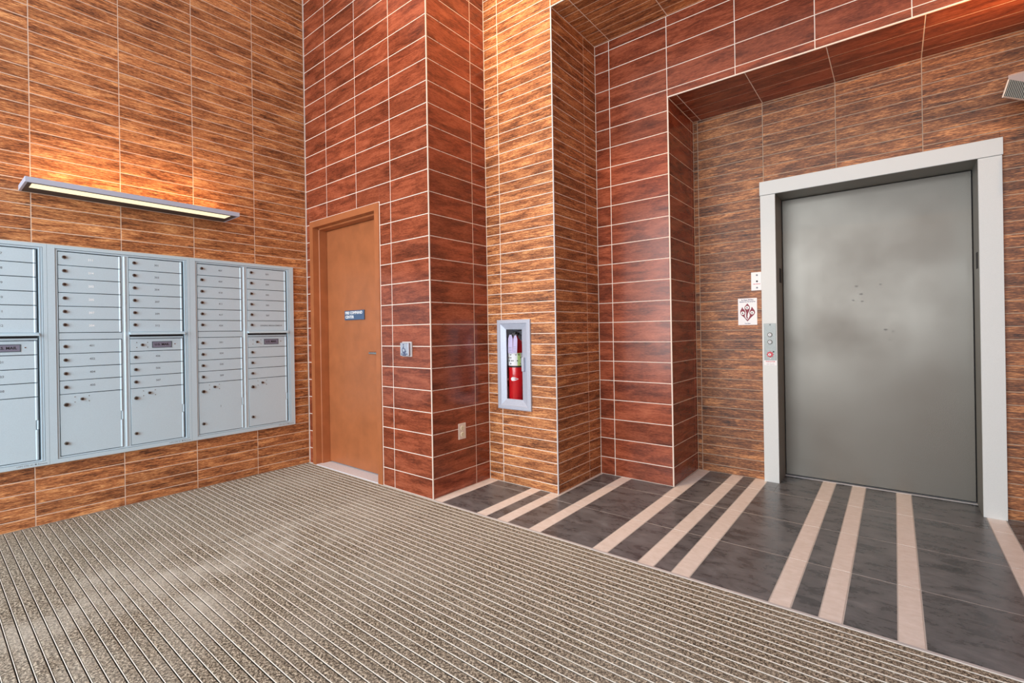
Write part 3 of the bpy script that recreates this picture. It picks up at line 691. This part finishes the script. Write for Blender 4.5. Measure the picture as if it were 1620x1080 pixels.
# ------------------------------------------------------------------ fire extinguisher cabinet
cb = thing('extinguisher_cabinet', 'pale grey recessed metal cabinet with narrow glass door on the tan pier', 'cabinet', (-2.237, yC, CZ0))
oX0, oX1, oZ0, oZ1 = -2.319, -2.166, .645, 1.176
bm = bmesh.new()
def ring_faces(bm, r0, y0, r1, y1):
    A = [bm.verts.new(p) for p in ((r0[0], y0, r0[2]), (r0[1], y0, r0[2]), (r0[1], y0, r0[3]), (r0[0], y0, r0[3]))]
    B = [bm.verts.new(p) for p in ((r1[0], y1, r1[2]), (r1[1], y1, r1[2]), (r1[1], y1, r1[3]), (r1[0], y1, r1[3]))]
    for i in range(4): bm.faces.new((A[i], A[(i + 1) % 4], B[(i + 1) % 4], B[i]))
def ins(k): return (CX0 + k, CX1 - k, CZ0 + k, CZ1 - k)
ring_faces(bm, ins(0), yC, ins(0), yC - .016); ring_faces(bm, ins(0), yC - .016, ins(.006), yC - .020)
ring_faces(bm, ins(.006), yC - .020, ins(.028), yC - .020); ring_faces(bm, ins(.028), yC - .020, ins(.032), yC - .014)
ring_faces(bm, ins(.032), yC - .014, (oX0, oX1, oZ0, oZ1), yC + .002); ring_faces(bm, (oX0, oX1, oZ0, oZ1), yC + .002, (oX0, oX1, oZ0, oZ1), yC + .012)
ring_faces(bm, ins(.021), yC + .012, (oX0, oX1, oZ0, oZ1), yC + .012)
obj('door_frame', bm, M['cab'], cb)
bm = bmesh.new(); t_ = .004
bX0, bX1, bZ0, bZ1, bY = -2.372, -2.102, .592, 1.226, yC + .175
add_box(bm, bX0, bX1, bY, bY + t_, bZ0, bZ1); add_box(bm, bX0 - t_, bX0, yC + .013, bY + t_, bZ0, bZ1); add_box(bm, bX1, bX1 + t_, yC + .013, bY + t_, bZ0, bZ1)
add_box(bm, bX0, bX1, yC + .013, bY, bZ0 - t_, bZ0); add_box(bm, bX0, bX1, yC + .013, bY, bZ1, bZ1 + t_)
obj('tub', bm, M['cab_in'], cb)
bx('glass_pane', (oX0 + .0005, oX1 - .0005, yC + .004, yC + .007, oZ0 + .0005, oZ1 - .0005), M['glass'], cb)
bx('pull_handle', (-2.152, -2.132, yC - .030, yC - .008, .862, .968), M['cab'], cb, bev=.003)
# extinguisher
ecx, ecy = -2.292, 2.960
ex = thing('fire_extinguisher', 'red fire extinguisher standing inside the glass fronted cabinet', 'fire extinguisher', (ecx, ecy, bZ0))
R = .062
bm = add_lathe(bmesh.new(), ecx, ecy, [(.052, bZ0 + .001), (R - .004, bZ0 + .004), (R, .612), (R, 1.035), (R - .006, 1.065), (.044, 1.090), (.026, 1.105), (.020, 1.112), (.018, 1.125)])
obj('cylinder', bm, M['ext_red'], ex, smooth=True)
def band(name, z0, z1, a0, a1, mat, r=R + .0008, parent=None, pts=None):
    bm = bmesh.new(); n = 16; A = []; B = []
    for i in range(n + 1):
        a = math.radians(a0 + (a1 - a0) * i / n)
        A.append(bm.verts.new((ecx + r * math.cos(a), ecy + r * math.sin(a), z0))); B.append(bm.verts.new((ecx + r * math.cos(a), ecy + r * math.sin(a), z1)))
    for i in range(n): bm.faces.new((A[i], A[i + 1], B[i + 1], B[i]))
    return obj(name, bm, mat, parent or ex, smooth=True)
band('instruction_label', .897, .995, 205, 317, M['white']); band('instruction_label', .897, .995, 317, 343, M['green']); band('instruction_label', .897, .995, 343, 400, M['white'])
band('label_edge', .884, .896, 205, 400, M['black'])
bm = bmesh.new()
for i in range(14):   # pictograms on the label
    a = math.radians(random.uniform(240, 345)); z = random.choice([.912, .935, .958, .980]); r = R + .0014
    add_box(bm, ecx + r * math.cos(a) - .004, ecx + r * math.cos(a) + .004, ecy + r * math.sin(a) - .001, ecy + r * math.sin(a) + .001, z - .004, z + .004)
pg = obj('label_print', bm, M['black'], ex); pg['kind'] = 'stuff'
# teardrop emblem wrapped on the cylinder
bm = bmesh.new(); n = 24; rr = R + .0012
ring = []
for i in range(n):
    t = 2 * math.pi * i / n
    s = -.026 + .034 * (1 - math.cos(t)) ; s = -.022 + .030 * (1 - math.cos(t))
    h = .020 * math.sin(t) * (math.sin(t / 2) ** .0) * (1 - .75 * (1 - math.cos(t)) / 2)
    a = math.radians(287) + s / R
    ring.append(bm.verts.new((ecx + rr * math.cos(a), ecy + rr * math.sin(a), .795 + h)))
ctr = bm.verts.new((ecx + rr * math.cos(math.radians(287)), ecy + rr * math.sin(math.radians(287)), .795))
for i in range(n): bm.faces.new((ctr, ring[i], ring[(i + 1) % n]))
obj('teardrop_emblem', bm, M['white'], ex)
# head: valve, gauge, levers
bm = bmesh.new(); add_cyl(bm, (ecx, ecy, 1.12), (ecx, ecy, 1.155), .017, n=16); add_cyl(bm, (ecx, ecy, 1.140), (ecx + .035, ecy - .01, 1.140), .011, n=12)
obj('valve', bm, M['dark_metal'], ex, smooth=True)
bm = bmesh.new()
def bar(bm, p0, p1, w_, h_):
    p0, p1 = Vector(p0), Vector(p1); d = (p1 - p0); q = d.to_track_quat('X', 'Z').to_matrix().to_4x4()
    bmesh.ops.create_cube(bm, size=1, matrix=Matrix.Translation((p0 + p1) / 2) @ q @ Matrix.Diagonal((d.length, w_, h_, 1)))
bar(bm, (ecx - .01, ecy, 1.150), (ecx + .085, ecy - .02, 1.128), .018, .005)
obj('carry_handle', bm, M['chrome'], ex)
bm = bmesh.new(); bar(bm, (ecx - .015, ecy, 1.160), (ecx + .09, ecy - .02, 1.172), .018, .005); obj('squeeze_lever', bm, M['rubber'], ex)
bm = bmesh.new(); add_cyl(bm, (ecx + .005, ecy - .016, 1.138), (ecx + .005, ecy - .030, 1.138), .014, n=20); obj('pressure_gauge', bm, M['chrome'], ex, smooth=True)
LV = Vector((-.79, -.61, 0)); ec = Vector((ecx, ecy, 0)); hp = lambda d, z: ec + LV * d + Vector((0, 0, z))
bm = bmesh.new()
add_tube(bm, [hp(.012, 1.135), hp(.035, 1.140), hp(.056, 1.120), hp(.068, 1.08), hp(.072, 1.0), hp(.072, .90), hp(.0715, .80)], .008, 10)
obj('hose', bm, M['rubber'], ex, smooth=True)
bm = bmesh.new(); add_cyl(bm, hp(.0715, .805), hp(.0715, .735), .0085, .013, 14); obj('nozzle', bm, M['rubber'], ex, smooth=True)
bm = bmesh.new(); add_cyl(bm, hp(.072, .780), hp(.072, .797), .0105, n=12); obj('hose_clip', bm, M['white'], ex, smooth=True)
# paper inspection tags hung from the neck
def hang_tag(label, xa, xb, y, z0, z1, tilt):
    bm = bmesh.new()
    pts = [(xa, z0), (xb, z0), (xb, z1 - .03), (xb - .012, z1), (xa + .012, z1), (xa, z1 - .03)]
    F = [bm.verts.new((p + (q - z0) * tilt, y, q)) for p, q in pts]; B = [bm.verts.new((p + (q - z0) * tilt, y + .0012, q)) for p, q in pts]
    bm.faces.new(F); bm.faces.new(list(reversed(B)))
    for i in range(6): bm.faces.new((F[i], B[i], B[(i + 1) % 6], F[(i + 1) % 6]))
    o = obj('inspection_tag', bm, M['lav']); tag(o, label, 'tag')
    bm = bmesh.new()
    for k in range(4): add_box(bm, xa + .008, xb - .008, y - .0006, y - .0001, z0 + .008 + k * .012, z0 + .0105 + k * .012)
    g = obj('tag_print', bm, M['engrave'], o); g['kind'] = 'stuff'
    bm = bmesh.new(); add_tube(bm, [((xa + xb) / 2 + (z1 - z0) * tilt, y + .0006, z1 - .008), ((xa + xb) / 2 + .012, y + .02, z1 + .012)], .0008, 5)
    obj('tag_string', bm, M['white'], o)
hang_tag('left lavender paper tag hung on the extinguisher neck', -2.314, -2.270, 2.889, .992, 1.135, .03)
hang_tag('right lavender paper tag hung on the extinguisher neck', -2.266, -2.226, 2.886, .996, 1.130, .06)

# ------------------------------------------------------------------ louvred unit on the elevator wall, top right
lu = thing('louvred_wall_unit', 'white wall unit with dark louvred front at upper right of the elevator', 'vent', (.62, yE, 2.5))
def rot_box(bm, quad_front, depth):
    """prism from 4 front points pushed along depth"""
    F = [bm.verts.new(p) for p in quad_front]; B = [bm.verts.new(Vector(p) + Vector(depth)) for p in quad_front]
    bm.faces.new(F); bm.faces.new(list(reversed(B)))
    for i in range(4): bm.faces.new((F[i], B[i], B[(i + 1) % 4], F[(i + 1) % 4]))
DV = Vector((.60, .80, 0)) * .34
fa = Vector((.479, 3.62, 2.433)); ga = Vector((.456, 3.62, 2.350)); fb, gb = fa + DV, ga + DV     # louvred face corners
top_l, top_r = fa + Vector((0, 0, .002)), fb + Vector((0, 0, .002))
bm = bmesh.new(); rot_box(bm, [top_l, top_r, top_r + Vector((.0, .0, .12)), top_l + Vector((.0, .0, .014))], (.016, .12, .05)); obj('cover', bm, M['white'], lu)
bm = bmesh.new(); rot_box(bm, [ga, gb, fb, fa], (.016, .12, .05)); obj('body', bm, M['vent_dark'], lu)
nrm = (gb - ga).cross(fa - ga).normalized()
if nrm.y > 0: nrm = -nrm
for k in range(1, 26):
    t0 = k / 26
    p, q = ga.lerp(gb, t0) + nrm * .003, fa.lerp(fb, t0) + nrm * .003
    bm = bmesh.new(); add_tube(bm, [p, q], .0026, 4); obj('louvre', bm, M['reveal'], lu)
bm = bmesh.new(); add_tube(bm, [fa + nrm * .002, ga + nrm * .002, gb + nrm * .002], .004, 6); obj('rim', bm, M['beige_plate'], lu)
bx('mounting_bracket', (.66, .72, 3.94, yE, 2.42, 2.48), M['white'], lu)
